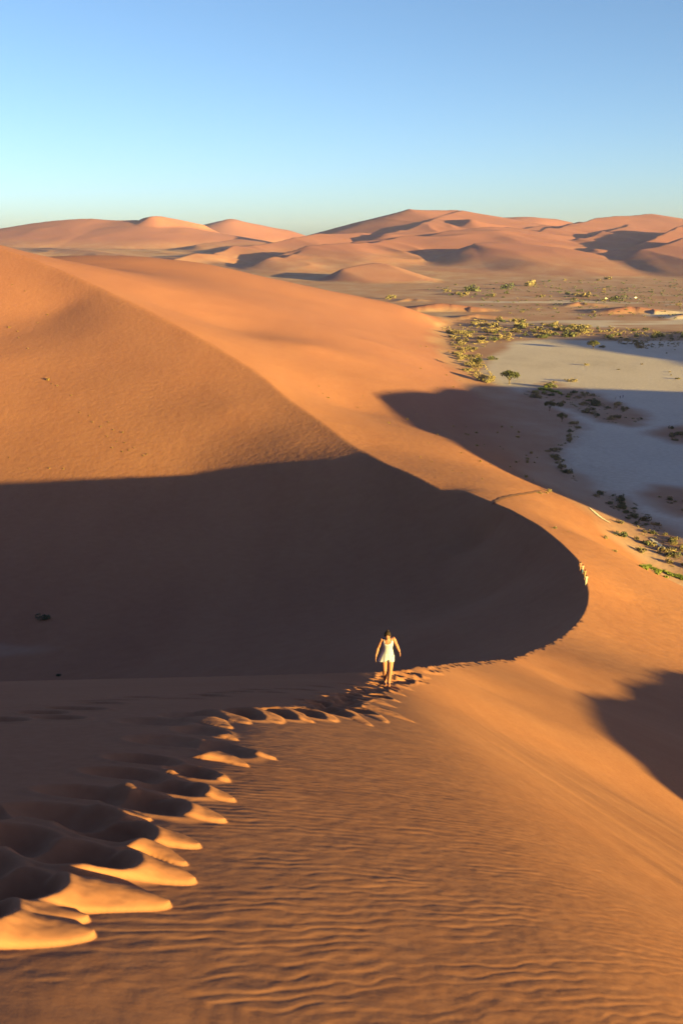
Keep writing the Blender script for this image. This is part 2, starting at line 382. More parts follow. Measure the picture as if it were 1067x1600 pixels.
def pan_mask(x, y):
    m = np.zeros(x.shape); q = (y > 150) & (y < 1700) & (x > -400) & (x < 2500)
    if not q.any(): return m
    xs, ys = x[q], y[q]
    n = 5 * fbm(xs / 30, ys / 30, 51, 3)
    d = poly_sd(xs, ys, PAN) + n
    for I in ISLES: d = np.minimum(d, -(poly_sd(xs, ys, I) + n * .8))
    v = sstep(-5, 9, d + 4 * fbm(xs / 9, ys / 9, 52, 2))
    far = sstep(.16, .34, fbm(xs / 140 + 3, ys / 60, 55, 3)) * sstep(930, 1000, ys) * (1 - sstep(1500, 1650, ys)) * sstep(150, 200, xs) * .85
    bw = np.hypot((xs - BOWL_PAN[0] + 6) / 16, (ys - BOWL_PAN[1]) / 5) + .3 * fbm(xs / 6, ys / 6, 56, 2)
    m[q] = np.maximum(np.maximum(v, far), .13 * (1 - sstep(.5, 1.2, bw)))
    return m

# ------------------------------------------------------------------ materials
def node_mat(name, rough=.9, spec=.15):
    m = bpy.data.materials.new(name); m.use_nodes = True
    nt = m.node_tree; b = nt.nodes['Principled BSDF']
    b.inputs['Roughness'].default_value = rough; b.inputs['Specular IOR Level'].default_value = spec
    return m, nt, b
def nd(nt, t, **k):
    n = nt.nodes.new(t)
    for a, v in k.items(): setattr(n, a, v)
    return n
def noise(nt, co, scale, detail=3, rough=.55, vec=(1, 1, 1), rot=0):
    mp = nd(nt, 'ShaderNodeMapping'); mp.inputs['Scale'].default_value = vec; mp.inputs['Rotation'].default_value = (0, 0, rot)
    nt.links.new(co, mp.inputs[0])
    n = nd(nt, 'ShaderNodeTexNoise'); n.inputs['Scale'].default_value = scale; n.inputs['Detail'].default_value = detail; n.inputs['Roughness'].default_value = rough
    nt.links.new(mp.outputs[0], n.inputs['Vector']); return n.outputs['Fac']
def ramp(nt, fac, stops):
    r = nd(nt, 'ShaderNodeValToRGB'); e = r.color_ramp.elements
    while len(e) < len(stops): e.new(.5)
    for el, (p, c) in zip(e, stops): el.position = p; el.color = (*c, 1)
    nt.links.new(fac, r.inputs[0]); return r.outputs[0]
def mix(nt, fac, a, b, mode='MIX'):
    n = nd(nt, 'ShaderNodeMix', data_type='RGBA', blend_type=mode)
    for s, v in ((n.inputs[0], fac), (n.inputs[6], a), (n.inputs[7], b)):
        if hasattr(v, 'is_linked'): nt.links.new(v, s)
        else: s.default_value = v if not isinstance(v, tuple) else (*v, 1)
    return n.outputs[2]

GM, nt, b = node_mat('desert_ground', .95, .08)
geo = nd(nt, 'ShaderNodeNewGeometry'); P_ = geo.outputs['Position']
big = noise(nt, P_, .012, 4); med = noise(nt, P_, .35, 4); fine = noise(nt, P_, 9, 3); streak = noise(nt, P_, .05, 4, .6, (1, .18, 1), .35)
sand = ramp(nt, big, [(.3, (0.242, 0.091, 0.049)), (.55, (0.272, 0.106, 0.060)), (.75, (0.291, 0.121, 0.071))])
sand = mix(nt, .5, sand, ramp(nt, streak, [(.35, (0.222, 0.081, 0.049)), (.62, (0.301, 0.127, 0.075))]))
sand = mix(nt, .25, sand, ramp(nt, med, [(.3, (0.203, 0.072, 0.041)), (.7, (0.320, 0.144, 0.089))]))
sand = mix(nt, .22, sand, ramp(nt, fine, [(.3, (0.194, 0.070, 0.041)), (.7, (0.338, 0.153, 0.095))]))
clay = ramp(nt, noise(nt, P_, .03, 5, .6, (1, .5, 1)), [(.3, (0.437, 0.331, 0.288)), (.55, (0.521, 0.404, 0.360)), (.75, (0.567, 0.456, 0.414))])
clay = mix(nt, .6, clay, ramp(nt, noise(nt, P_, .014, 6, .65, (1, .45, 1), .2), [(.36, (0.335, 0.249, 0.211)), (.5, (0.512, 0.396, 0.351)), (.7, (0.586, 0.473, 0.432))]))
clay = mix(nt, .3, clay, ramp(nt, noise(nt, P_, .5, 4), [(.35, (0.372, 0.284, 0.243)), (.65, (0.558, 0.447, 0.405))]))
ap = nd(nt, 'ShaderNodeAttribute', attribute_name='pan'); ag = nd(nt, 'ShaderNodeAttribute', attribute_name='plain')
gr = ramp(nt, noise(nt, P_, .02, 5, .65, (1, .6, 1)), [(.32, (0.297, 0.138, 0.094)), (.5, (0.341, 0.182, 0.131)), (.7, (0.385, 0.248, 0.194))])
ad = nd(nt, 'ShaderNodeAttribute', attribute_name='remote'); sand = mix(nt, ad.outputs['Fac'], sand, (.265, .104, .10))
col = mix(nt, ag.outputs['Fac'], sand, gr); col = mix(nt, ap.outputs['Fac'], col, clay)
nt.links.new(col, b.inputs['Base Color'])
bm_ = nd(nt, 'ShaderNodeBump'); bm_.inputs['Strength'].default_value = .2; bm_.inputs['Distance'].default_value = .006
nt.links.new(noise(nt, P_, 26, 4, .6), bm_.inputs['Height'])
bm2 = nd(nt, 'ShaderNodeBump'); bm2.inputs['Strength'].default_value = .4; bm2.inputs['Distance'].default_value = .42
aw = nd(nt, 'ShaderNodeAttribute', attribute_name='away'); mh = nd(nt, 'ShaderNodeMath', operation='MULTIPLY'); nt.links.new(noise(nt, P_, .45, 4, .55), mh.inputs[0]); nt.links.new(aw.outputs['Fac'], mh.inputs[1]); nt.links.new(mh.outputs[0], bm2.inputs['Height']); nt.links.new(bm_.outputs[0], bm2.inputs['Normal'])
nt.links.new(bm2.outputs[0], b.inputs['Normal'])

# ------------------------------------------------------------------ ground mesh (rows by distance, columns by bearing)
Q = 1.0 if not TEST else .5
f = np.arange(-24, 24.001, .1 / Q)
def fan(lim):                                # wider columns outside the picture (finer towards the sun, where ridges cast shadows into view)
    st = .1 / Q; a = 24.0; o = []
    while a < 176:
        st = min(st * 1.15, lim(a)); a += st
        if a < 177: o.append(a)
    return np.array(o)
oR = fan(lambda a: .8 if a < 50 else .45 if a < 95 else 6.0); oL = fan(lambda a: 6.0)
theta = np.radians(np.concatenate([-oL[::-1], f, oR, [180.0]]))
rr = [1.0]
while rr[-1] < 7900:
    r_ = rr[-1]
    k = .02 if r_ < 2.8 else .003 if r_ < 24 else .0048 if r_ < 60 else .0064 if r_ < 700 else .0075 if r_ < 2000 else 0
    s_ = r_ * k if k else (13.0 if r_ < 5600 else 60)
    rr.append(r_ + s_ / Q)
rr = np.array(rr)
TT, RR = np.meshgrid(theta, rr)
X = RR * np.sin(TT); Y = RR * np.cos(TT)
Zb, FARZ = base_z(X.ravel(), Y.ravel(), True); Zb = Zb.reshape(X.shape); Z = Zb + detail_z(X.ravel(), Y.ravel()).reshape(X.shape)
PANM = pan_mask(X.ravel(), Y.ravel()).reshape(X.shape) * (1 - sstep(1.0, 4.0, Zb) * (RR > 250))
PL = FARZ.reshape(X.shape); PB = plain(X.ravel(), Y.ravel()).reshape(X.shape)
PLAIN = (1 - sstep(.5, 5.0, 1.6 * fbm(X.ravel() / 25, Y.ravel() / 25, 57, 3).reshape(X.shape) + Zb - PB)) * sstep(120, 260, RR)
PLAIN *= np.clip(sstep(20, 60, X) + sstep(560, 700, Y), 0, 1)
PLAIN = np.maximum(PLAIN, .55 * sstep(1600, 2600, RR) * (1 - sstep(8, 45, Zb - PB)))
nr, ntc = X.shape
ii = np.arange(nr - 1)[:, None] * ntc + np.arange(ntc)[None]; jj = np.arange(nr - 1)[:, None] * ntc + (np.arange(ntc)[None] + 1) % ntc
QUADS = np.stack([ii, ii + ntc, jj + ntc, jj], -1).reshape(-1, 4)
fr = RR[:-1].ravel(); fp = PANM[:-1].ravel(); fz = (Zb - PL)[:-1].ravel()
cls = np.where(fr > 1900, 3, np.where(fp > .5, 2, np.where((fz > .6) | (fr < 260), 0, 1)))
CO = np.stack([X, Y, Z], -1).reshape(-1, 3).astype(np.float32)
def sheet(name, faces, label):
    used, inv = np.unique(faces, return_inverse=True); fc = inv.reshape(faces.shape)
    me = bpy.data.meshes.new(name)
    me.vertices.add(len(used)); me.vertices.foreach_set('co', CO[used].ravel())
    me.loops.add(fc.size); me.loops.foreach_set('vertex_index', fc.ravel().astype(np.int32))
    me.polygons.add(len(fc)); me.polygons.foreach_set('loop_start', np.arange(0, fc.size, 4, dtype=np.int32))
    me.polygons.foreach_set('use_smooth', np.ones(len(fc), bool))
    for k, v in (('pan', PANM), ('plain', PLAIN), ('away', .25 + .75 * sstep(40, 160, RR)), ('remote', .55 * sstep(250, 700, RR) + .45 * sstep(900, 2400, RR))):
        at = me.attributes.new(k, 'FLOAT', 'POINT'); at.data.foreach_set('value', v.ravel()[used].astype(np.float32))
    me.materials.append(GM); me.update(calc_edges=True)
    ob = bpy.data.objects.new(name, me); COL.objects.link(ob); ob['kind'] = 'structure'; ob['label'] = label; return ob
sheet('sand_dune', QUADS[cls == 0], 'huge orange star dune with a knife edge crest curling round a shaded bowl')
sheet('desert_plain', QUADS[cls == 1], 'dusty reddish plain with scrub between the great dune and far dunes')
sheet('clay_pan', QUADS[cls == 2], 'flat pale clay pan below the dune, half in blue shadow')
sheet('distant_dunes', QUADS[cls == 3], 'hazy pink dune range along the horizon')

# ------------------------------------------------------------------ things: helpers
def tag(o, label, cat, group=None):
    o['label'] = label; o['category'] = cat
    if group: o['group'] = group
    return o
def empty(name, loc, rz=0, s=1.0):
    o = bpy.data.objects.new(name, None); COL.objects.link(o); o.location = loc; o.rotation_euler = (0, 0, rz); o.scale = (s, s, s); o.empty_display_size = .2; return o
def mobj(name, me, parent=None, mat=None, loc=(0, 0, 0)):
    if mat: me.materials.clear(); me.materials.append(mat)
    o = bpy.data.objects.new(name, me); COL.objects.link(o); o.location = loc
    if parent: o.parent = parent
    return o
def from_arrays(name, v, f, mat, smooth=False):
    me = bpy.data.meshes.new(name); me.from_pydata([tuple(p) for p in v], [], [tuple(q) for q in f]); me.materials.append(mat)
    if smooth: me.polygons.foreach_set('use_smooth', [True] * len(me.polygons))
    me.update(); return me
def plain_mat(name, c, rough=.85, var=.0):
    m, nt, b = node_mat(name, rough)
    oi = nd(nt, 'ShaderNodeNewGeometry'); n = noise(nt, oi.outputs['Position'], 30, 3)
    k = max(var, .12)
    nt.links.new(ramp(nt, n, [(.3, tuple(x * (1 - k) for x in c)), (.7, tuple(min(1, x * (1 + k)) for x in c))]), b.inputs['Base Color'])
    return m
def leaf_mat(name, cols):
    m, nt, b = node_mat(name, .8, .2)
    oi = nd(nt, 'ShaderNodeObjectInfo'); g = nd(nt, 'ShaderNodeNewGeometry')
    c1 = ramp(nt, oi.outputs['Random'], [(i / (len(cols) - 1), c) for i, c in enumerate(cols)])
    c2 = ramp(nt, g.outputs['Random Per Island'], [(0, (.55, .55, .5)), (1, (1.25, 1.25, 1.2))])
    nt.links.new(mix(nt, 1.0, c1, c2, 'MULTIPLY'), b.inputs['Base Color'])
    return m
LEAF_DRY = leaf_mat('dry_olive_leaves', [(.19, .135, .08), (.235, .17, .10), (.155, .12, .07), (.205, .155, .09)])
LEAF_GREEN = leaf_mat('green_leaves', [(.075, .075, .045), (.095, .092, .05), (.062, .07, .042)])
LEAF_TREE = leaf_mat('acacia_leaves', [(.065, .065, .028), (.085, .08, .03), (.055, .06, .027)])
GRASS_DRY = leaf_mat('straw_grass', [(.26, .16, .065), (.23, .14, .055), (.30, .19, .08)])
GRASS_GREEN = leaf_mat('fresh_grass', [(.17, .20, .045), (.20, .23, .05)])
BARK = plain_mat('bark', (.11, .075, .05))

def shrub_mesh(name, mat, seed, n=210, flat=.55, lumps=7, leaf=.085):
    r = np.random.default_rng(seed)
    C = np.c_[r.uniform(-.62, .62, lumps), r.uniform(-.62, .62, lumps), r.uniform(.12, .5, lumps)]; C[0] = (0, 0, .45)
    R = r.uniform(.26, .46, lumps)
    v, f = [], []
    for i in range(n):
        k = r.integers(lumps); d = r.normal(size=3); d /= np.linalg.norm(d)
        p = C[k] + d * R[k] * r.uniform(.55, 1.05); p[2] = max(p[2], .02)
        p[2] *= flat / .75
        t = r.normal(size=3); t /= np.linalg.norm(t); u = np.cross(d + .3 * r.normal(size=3), t); u /= np.linalg.norm(u) + 1e-9
        s = leaf * r.uniform(.6, 1.5); b = len(v)
        v += [p - t * s * 1.3, p + u * s * .7, p + t * s * 1.3, p - u * s * .7]; f.append((b, b + 1, b + 2, b + 3))
    for i in range(7):                       # woody stems
        a = r.uniform(0, 6.28); e = np.array([math.cos(a) * .45, math.sin(a) * .45, r.uniform(.3, .5)]); b = len(v)
        w = np.array([-math.sin(a), math.cos(a), 0]) * .025
        v += [w, -w, e - w * .3, e + w * .3]; f.append((b, b + 1, b + 2, b + 3))
    return from_arrays(name, v, f, mat)
def tuft_mesh(name, mat, seed, n=46, h=.75):
    r = np.random.default_rng(seed); v, f = [], []
    for i in range(n):
        a = r.uniform(0, 6.28); o = np.array([r.normal(0, .16), r.normal(0, .16), -.03]); L = h * r.uniform(.5, 1.1); lean = r.uniform(.15, .8)
        t = np.array([math.cos(a) * lean, math.sin(a) * lean, 1]); t /= np.linalg.norm(t); w = np.array([-math.sin(a), math.cos(a), 0]) * .035; b = len(v)
        m = o + t * L * .55; e = o + t * L + np.array([math.cos(a), math.sin(a), -.6]) * L * .22
        v += [o - w, o + w, m + w, m - w, e]; f += [(b, b + 1, b + 2, b + 3), (b + 3, b + 2, b + 4)]
    return from_arrays(name, v, f, mat)
SHR_DRY = [shrub_mesh('scrub_bush', LEAF_DRY, 100 + i, flat=(.5, .6, .42, .7)[i]) for i in range(4)]
SHR_GRN = [shrub_mesh('green_bush', LEAF_GREEN, 200 + i, flat=(.55, .7, .45)[i], n=260) for i in range(3)]
TUFT = [tuft_mesh('grass_tuft', GRASS_DRY, 300 + i) for i in range(3)]
GTUFT = [tuft_mesh('green_grass_clump', GRASS_GREEN, 400 + i, 110, .5) for i in range(2)]

R2 = random.Random(5)
PLANTS = []                                   # (name, mesh, photo x, photo y, size in photo pixels, label, group, category)
def in_poly(x, y, P):
    c = False
    for i in range(len(P)):
        a, b = P[i], P[i - 1]
        if (a[1] > y) != (b[1] > y) and x < (b[0] - a[0]) * (y - a[1]) / (b[1] - a[1]) + a[0]: c = not c
    return c
def scatter(n, poly, smin, smax_, kinds, label, group, cat='bush', name='scrub_bush', clump=0):
    xs = [p[0] for p in poly]; ys = [p[1] for p in poly]; got = 0; seeds = [(R2.uniform(min(xs), max(xs)), R2.uniform(min(ys), max(ys))) for _ in range(max(1, clump))]
    tries = 0
    while got < n and tries < n * 60:
        tries += 1
        if clump:
            c = R2.choice(seeds); x = R2.gauss(c[0], (max(xs) - min(xs)) * .09); y = R2.gauss(c[1], (max(ys) - min(ys)) * .12)
        else: x = R2.uniform(min(xs), max(xs)); y = R2.uniform(min(ys), max(ys))
        if not in_poly(x, y, poly): continue
        PLANTS.append((name, R2.choice(kinds), x, y, R2.uniform(smin, smax_) * R2.choice((.55, .75, 1, 1, 1.3)), label, group, cat)); got += 1
DG = SHR_DRY * 3 + SHR_GRN[:1]
scatter(52, [(690, 512), (735, 508), (752, 535), (745, 560), (770, 590), (760, 600), (722, 578), (708, 545)], 8, 15, DG, 'the thicket at the dune toe', 'scrub thicket at the dune toe')
scatter(78, [(735, 500), (800, 500), (870, 506), (950, 512), (950, 527), (860, 527), (800, 530), (760, 545), (745, 520)], 7, 14, DG + SHR_GRN, 'the sunlit belt on the far shore', 'scrub belt on the far shore')
scatter(26, [(950, 512), (1067, 518), (1085, 545), (1000, 548), (940, 530)], 7, 13, SHR_GRN + SHR_DRY[:2], 'the shaded belt on the far shore', 'shaded scrub on the far shore')
scatter(44, [(660, 448), (740, 440), (860, 438), (1075, 434), (1075, 474), (900, 472), (700, 462)], 5, 11, DG + SHR_GRN, 'the scrub scatter below the far dunes', 'scrub on the far plain', clump=9)
scatter(22, [(690, 462), (1067, 468), (1067, 498), (960, 500), (820, 497), (760, 484)], 3, 7, DG, 'the open plain beyond the pan', 'lone bushes on the open plain')
scatter(20, [(888, 655), (908, 672), (896, 692), (868, 706), (880, 730), (900, 752), (892, 752), (862, 715), (852, 706), (880, 690), (892, 672)], 7, 12, DG + SHR_GRN, 'the curved inner pan shore', 'bushes on the inner shore')
scatter(22, [(935, 768), (965, 776), (1000, 798), (1015, 822), (990, 818), (960, 798), (930, 778)], 8, 15, SHR_GRN * 2 + SHR_DRY[:1], 'the shaded near pan corner', 'dark clump by the near pan corner')
scatter(30, [(985, 815), (1020, 815), (1067, 852), (1085, 890), (1040, 885), (1005, 850), (965, 832)], 7, 16, SHR_DRY * 2 + SHR_GRN, 'the sunlit sand below the pan', 'sunlit bushes below the pan')
scatter(36, [(812, 614), (850, 607), (930, 616), (985, 640), (1010, 656), (985, 664), (945, 660), (905, 642), (850, 628)], 6, 13, DG + SHR_GRN * 2, 'the long scrub island in the pan', 'bushes on the pan island')
scatter(10, [(1025, 678), (1050, 669), (1075, 668), (1075, 690), (1050, 688)], 6, 11, DG + SHR_GRN, 'the small edge island', 'bushes on the edge island')
scatter(9, [(1005, 772), (1035, 764), (1075, 775), (1075, 800), (1030, 792)], 6, 12, SHR_GRN + DG, 'the muddy patch in the pan', 'bushes on the muddy patch')
scatter(10, [(820, 545), (1060, 545), (1067, 600), (840, 598)], 4, 8, DG, 'the bare lit clay', 'lone bushes on the clay')
scatter(34, [(690, 655), (800, 660), (845, 720), (860, 775), (800, 745), (720, 700)], 4, 8, TUFT, 'the shaded dune foot', 'tufts on the shaded flank', 'grass tuft', 'grass_tuft')
scatter(26, [(450, 585), (620, 610), (700, 690), (860, 790), (900, 840), (800, 780), (600, 690)], 3, 6, TUFT, 'the sunlit outer flank', 'tufts on the sunlit flank', 'grass tuft', 'grass_tuft')
scatter(24, [(700, 540), (730, 590), (700, 640), (600, 570), (640, 520)], 3, 5, TUFT, 'the flank above the thicket', 'tufts above the thicket', 'grass tuft', 'grass_tuft')
for x, y, s in [(15, 512, 9), (28, 518, 5), (20, 445, 4), (40, 455, 4), (75, 492, 5), (30, 528, 5), (44, 545, 5), (76, 594, 12), (90, 603, 6), (112, 618, 6), (82, 600, 5), (125, 645, 4), (145, 660, 5), (158, 667, 6), (170, 660, 5), (178, 672, 6),
                (192, 676, 6), (168, 682, 5), (176, 700, 6), (192, 706, 6), (202, 704, 5), (225, 712, 6), (230, 710, 5), (78, 732, 6), (100, 733, 6), (46, 732, 4), (15, 715, 4), (210, 700, 4), (140, 650, 4), (60, 505, 4), (195, 692, 5), (183, 690, 4)]:
    PLANTS.append(('grass_tuft', R2.choice(TUFT), x, y, s * .85, 'the sunlit bowl face', 'tufts on the sunlit bowl face', 'grass tuft'))
for i in range(26):
    t = i / 25; PLANTS.append(('green_grass_clump', R2.choice(GTUFT), 1002 + 68 * t + R2.gauss(0, 2), 885 + 20 * t ** .9 + R2.gauss(0, 1.6), R2.uniform(14, 22), 'the green strip at the dune foot', 'green grass strip', 'grass'))
for i in range(16):
    t = R2.random(); PLANTS.append(('green_grass_clump', R2.choice(GTUFT), 812 + 75 * t, 620 - 10 * math.sin(t * 3.1) + R2.gauss(0, 2), R2.uniform(10, 16), 'the shaded meadow beside two round trees', 'shaded green meadow', 'grass'))
for nm, me, x, y, s, lab in [('scrub_bush', SHR_GRN[1], 972, 838, 25, 'largest sunlit green bush on the sand with the longest shadow'),
                             ('scrub_bush', SHR_DRY[1], 944, 841, 10, 'small straw bush beside the tip of the largest bush\'s shadow'),
                             ('scrub_bush', SHR_DRY[0], 960, 862, 9, 'lone round straw bush on open sand above the green grass strip'),
                             ('scrub_bush', SHR_DRY[2], 1000, 862, 16, 'double straw bush between the largest bush and the green strip'),
                             ('scrub_bush', SHR_DRY[3], 968, 817, 12, 'upright straw bush at the lower end of the pale footpath'),
                             ('scrub_bush', SHR_DRY[0], 866, 826, 8, 'lone straw bush on the sunlit flank above the hikers'),
                             ('scrub_bush', SHR_DRY[1], 857, 768, 9, 'straw bush at the upper end of the curved sand track'),
                             ('scrub_bush', SHR_DRY[2], 842, 771, 9, 'flat straw bush lying across the curved sand track'),
                             ('scrub_bush', SHR_GRN[0], 885, 526, 26, 'big dark bush in front of the belt on the far shore'),
                             ('scrub_bush', SHR_DRY[3], 905, 516, 30, 'big bright yellow green bush in the far shore belt'),
                             ('scrub_bush', SHR_GRN[2], 848, 528, 22, 'low dark bush at the pan edge left of the big dark one'),
                             ('scrub_bush', SHR_DRY[3], 808, 512, 26, 'tall pale bush in the middle of the far shore belt'),
                             ('scrub_bush', SHR_GRN[0], 770, 562, 15, 'small dark bush right of the slender tree by the thicket'),
                             ('scrub_bush', SHR_GRN[2], 858, 605, 24, 'flat dark hummock bush at the edge of the pan\'s shadow'),
                             ('scrub_bush', SHR_DRY[1], 893, 596, 14, 'small dry bush on the last strip of lit clay'),
                             ('scrub_bush', SHR_DRY[0], 610, 467, 22, 'lone round straw bush on the plain behind the dune shoulder'),
                             ('scrub_bush', SHR_GRN[1], 70, 968, 16, 'dark bush on the shaded floor of the bowl'),
                             ('scrub_bush', SHR_GRN[2], 92, 1056, 8, 'small dark bush on the bowl floor just above the near brow'),
                             ('scrub_bush', SHR_GRN[1], 940, 543, 9, 'small green bush just in front of the tree on the clay'),
                             ('scrub_bush', SHR_GRN[0], 735, 455, 30, 'broad grey green bush clump on the far plain'),
                             ('scrub_bush', SHR_GRN[1], 790, 452, 20, 'dark round bush beside the broad clump on the far plain'),
                             ('scrub_bush', SHR_DRY[3], 830, 447, 24, 'tall pale bush on the far plain below the dune range'),
                             ('scrub_bush', SHR_GRN[1], 962, 470, 26, 'dark tree-like bush beside the parked cars')]:
    PLANTS.append((nm, me, x, y, s, lab, None, 'bush'))
def name_each():
    """a label for every plant: size, colour, row and end of the patch it grows in"""
    G_ = {}
    for i, p in enumerate(PLANTS):
        if p[6]: G_.setdefault(p[6], []).append(i)
    for g, ids in G_.items():
        n = len(ids); rk = {}
        for key, fn in (('x', lambda i: PLANTS[i][2]), ('y', lambda i: PLANTS[i][3]), ('s', lambda i: PLANTS[i][4])):
            for r, i in enumerate(sorted(ids, key=fn)): rk[i, key] = r / max(1, n - 1)
        five = ('left end', 'left part', 'middle', 'right part', 'right end')
        for i in ids:
            nm, me, x, y, s, place, grp, cat = PLANTS[i]
            size = ('tiny', 'small', 'mid-sized', 'large', 'biggest')[min(4, int(rk[i, 's'] * 5))] if n > 12 else ('small', 'large')[rk[i, 's'] > .5]
            if size == 'biggest': size = 'huge'
            kind = ('dark green bush' if me in SHR_GRN else 'straw olive bush') if cat == 'bush' else ('green grass clump' if me in GTUFT else 'dry grass tuft')
            row = ('back row', 'middle row', 'front row')[min(2, int(rk[i, 'y'] * 3))]
            PLANTS[i] = (nm, me, x, y, s, '%s %s, %s, %s of %s' % (size, kind, row, five[min(4, int(rk[i, 'x'] * 5))], place), grp, cat)
name_each()
pos = hits([(p[2], p[3]) for p in PLANTS], dmax=3000)
for (nm, me, x, y, s, lab, grp, cat), c in zip(PLANTS, pos):
    o = bpy.data.objects.new(nm, me); COL.objects.link(o)
    w = s / FPX * math.hypot(c[1], ZC - c[2]) * (.72 if s < 18 else .55)
    o.location = (c[0], c[1], c[2] - .04 * w); o.rotation_euler = (0, 0, R2.uniform(0, 6.28)); k = R2.uniform(.85, 1.3)
    o.scale = (w, w, w * k); tag(o, lab, cat, grp)

# low scrub filling the belts between the bushes, too small and dense to count
def low_scrub(name, polys, n, smin, smax_, mat, label, seed):
    r = np.random.default_rng(seed); P = []
    while len(P) < n:
        poly = polys[r.integers(len(polys))]; xs = [p[0] for p in poly]; ys = [p[1] for p in poly]
        x, y = r.uniform(min(xs), max(xs)), r.uniform(min(ys), max(ys))
        if in_poly(x, y, poly): P.append((x, y))
    v, f = [], []
    for c in hits(P):
        w = r.uniform(smin, smax_) / FPX * math.hypot(c[1], ZC - c[2]) * .5
        for i in range(16):
            d = r.normal(size=3); d /= np.linalg.norm(d); d[2] = abs(d[2]); p = c + d * w * r.uniform(.5, 1) * np.array([1, 1, .55])
            t = r.normal(size=3); t /= np.linalg.norm(t); u = np.cross(d, t); u /= np.linalg.norm(u) + 1e-9; s = w * r.uniform(.18, .4); b = len(v)
            v += [p - t * s, p + u * s * .7, p + t * s, p - u * s * .7]; f.append((b, b + 1, b + 2, b + 3))
    o = mobj(name, from_arrays(name, v, f, mat)); o['kind'] = 'stuff'; o['label'] = label
low_scrub('low_scrub', [[(690, 512), (735, 506), (756, 535), (750, 560), (772, 590), (760, 602), (720, 578), (706, 545)], [(735, 500), (800, 500), (870, 506), (960, 512), (960, 526), (860, 527), (800, 530), (765, 548), (745, 520)],
                        [(950, 512), (1067, 518), (1085, 540), (1000, 546), (940, 530)]], 520, 3, 8, LEAF_DRY, 'low dry scrub filling the belts round the far pan shore', 3)
low_scrub('low_scrub', [[(812, 614), (850, 606), (930, 616), (985, 640), (1010, 656), (985, 664), (945, 660), (905, 642), (850, 628)], [(935, 768), (1000, 790), (1040, 830), (1000, 830), (955, 795)],
                        [(990, 818), (1067, 850), (1085, 885), (1010, 860)], [(888, 655), (908, 672), (898, 692), (872, 706), (902, 752), (890, 752), (856, 708), (880, 690)]], 260, 3, 7, LEAF_DRY, 'low dry scrub on the pan islands and near shore', 4)
low_scrub('low_scrub', [[(660, 452), (740, 442), (860, 440), (1075, 436), (1075, 450), (900, 456), (700, 462)], [(860, 455), (1075, 452), (1075, 474), (900, 474)], [(700, 462), (1070, 474), (1070, 500), (800, 495)]], 420, 2.5, 6.5, LEAF_GREEN, 'thin line of scrub across the far plain', 5)

# ------------------------------------------------------------------ trees
def tube(v, f, P, R, n=7):
    P = [np.array(p, float) for p in P]; base = len(v)
    for i, (p, r) in enumerate(zip(P, R)):
        t = P[min(i + 1, len(P) - 1)] - P[max(i - 1, 0)]; t = t / (np.linalg.norm(t) + 1e-9)
        a = np.cross(t, [0, 1, 0] if abs(t[1]) < .9 else [1, 0, 0]); a /= np.linalg.norm(a); b2 = np.cross(t, a)
        rx, ry = (r, r) if np.isscalar(r) else r
        for k in range(n):
            q = 2 * math.pi * k / n; v.append(p + a * math.cos(q) * rx + b2 * math.sin(q) * ry)
    for i in range(len(P) - 1):
        for k in range(n):
            f.append((base + i * n + k, base + i * n + (k + 1) % n, base + (i + 1) * n + (k + 1) % n, base + (i + 1) * n + k))
    f.append(tuple(base + k for k in range(n - 1, -1, -1))); f.append(tuple(base + (len(P) - 1) * n + k for k in range(n)))
def tree(px, py, hpx, wpx, label, seed, trunk=.3):
    c = hit(px, py); m = math.hypot(c[1], ZC - c[2]) / FPX; h, w = hpx * m * 1.02, wpx * m * .5
    r = np.random.default_rng(seed); root = tag(empty('acacia_tree', c), label, 'tree', 'trees round the pan')
    v, f = [], []; th = h * trunk
    tube(v, f, [(0, 0, -.3), (.1, .05, th * .5), (.15, 0, th), (.1, .1, h * .7)], [h * .05, h * .036, h * .03, h * .012])
    for i in range(7):
        a = i * .9 + r.uniform(-.3, .3); e = (math.cos(a) * w * .7, math.sin(a) * w * .7, h * r.uniform(.5, .8))
        tube(v, f, [(.12, 0, th * r.uniform(.75, 1.1)), (e[0] * .45, e[1] * .45, th + (e[2] - th) * .6), e], [h * .022, h * .014, h * .005], 5)
    mobj('trunk', from_arrays('trunk', v, f, BARK, True), root)
    v, f = [], []; K = 16
    C = []
    for k in range(K):
        a = r.uniform(0, 6.28); q = math.sqrt(r.uniform(0, 1)) * .78; C.append((math.cos(a) * q * w, math.sin(a) * q * w, h * (.52 + .30 * (1 - q * q) * r.uniform(.5, 1.1))))
    for i in range(1500):
        k = C[r.integers(K)]; d = r.normal(size=3); d /= np.linalg.norm(d); R_ = w * .30 * r.uniform(.5, 1.05)
        p = np.array(k) + d * R_ * np.array([1, 1, .62 * h / w if h < 2 * w else .7])
        if p[2] > h * 1.02: p[2] = h * r.uniform(.9, 1.02)
        t = r.normal(size=3); t /= np.linalg.norm(t); u = np.cross(d, t); u /= np.linalg.norm(u) + 1e-9; s = w * .045 * r.uniform(.6, 1.5); b = len(v)
        v += [p - t * s * 1.4, p + u * s * .7, p + t * s * 1.4, p - u * s * .7]; f.append((b, b + 1, b + 2, b + 3))
    mobj('crown', from_arrays('crown', v, f, LEAF_TREE), root)
tree(795, 600, 21, 35, 'broadest spreading dark acacia on the pan shore at the shadow line', 1)
tree(747, 578, 22, 18, 'slender sunlit tree rising out of the scrub thicket', 2, .45)
tree(926, 545, 13, 24, 'low dark spreading tree alone on the pale far clay', 3, .2)
tree(858, 642, 16, 19, 'upper of the two round shaded trees beside the inner shore', 4, .22)
tree(877, 659, 15, 18, 'lower of the two round shaded trees beside the inner shore', 5, .22)

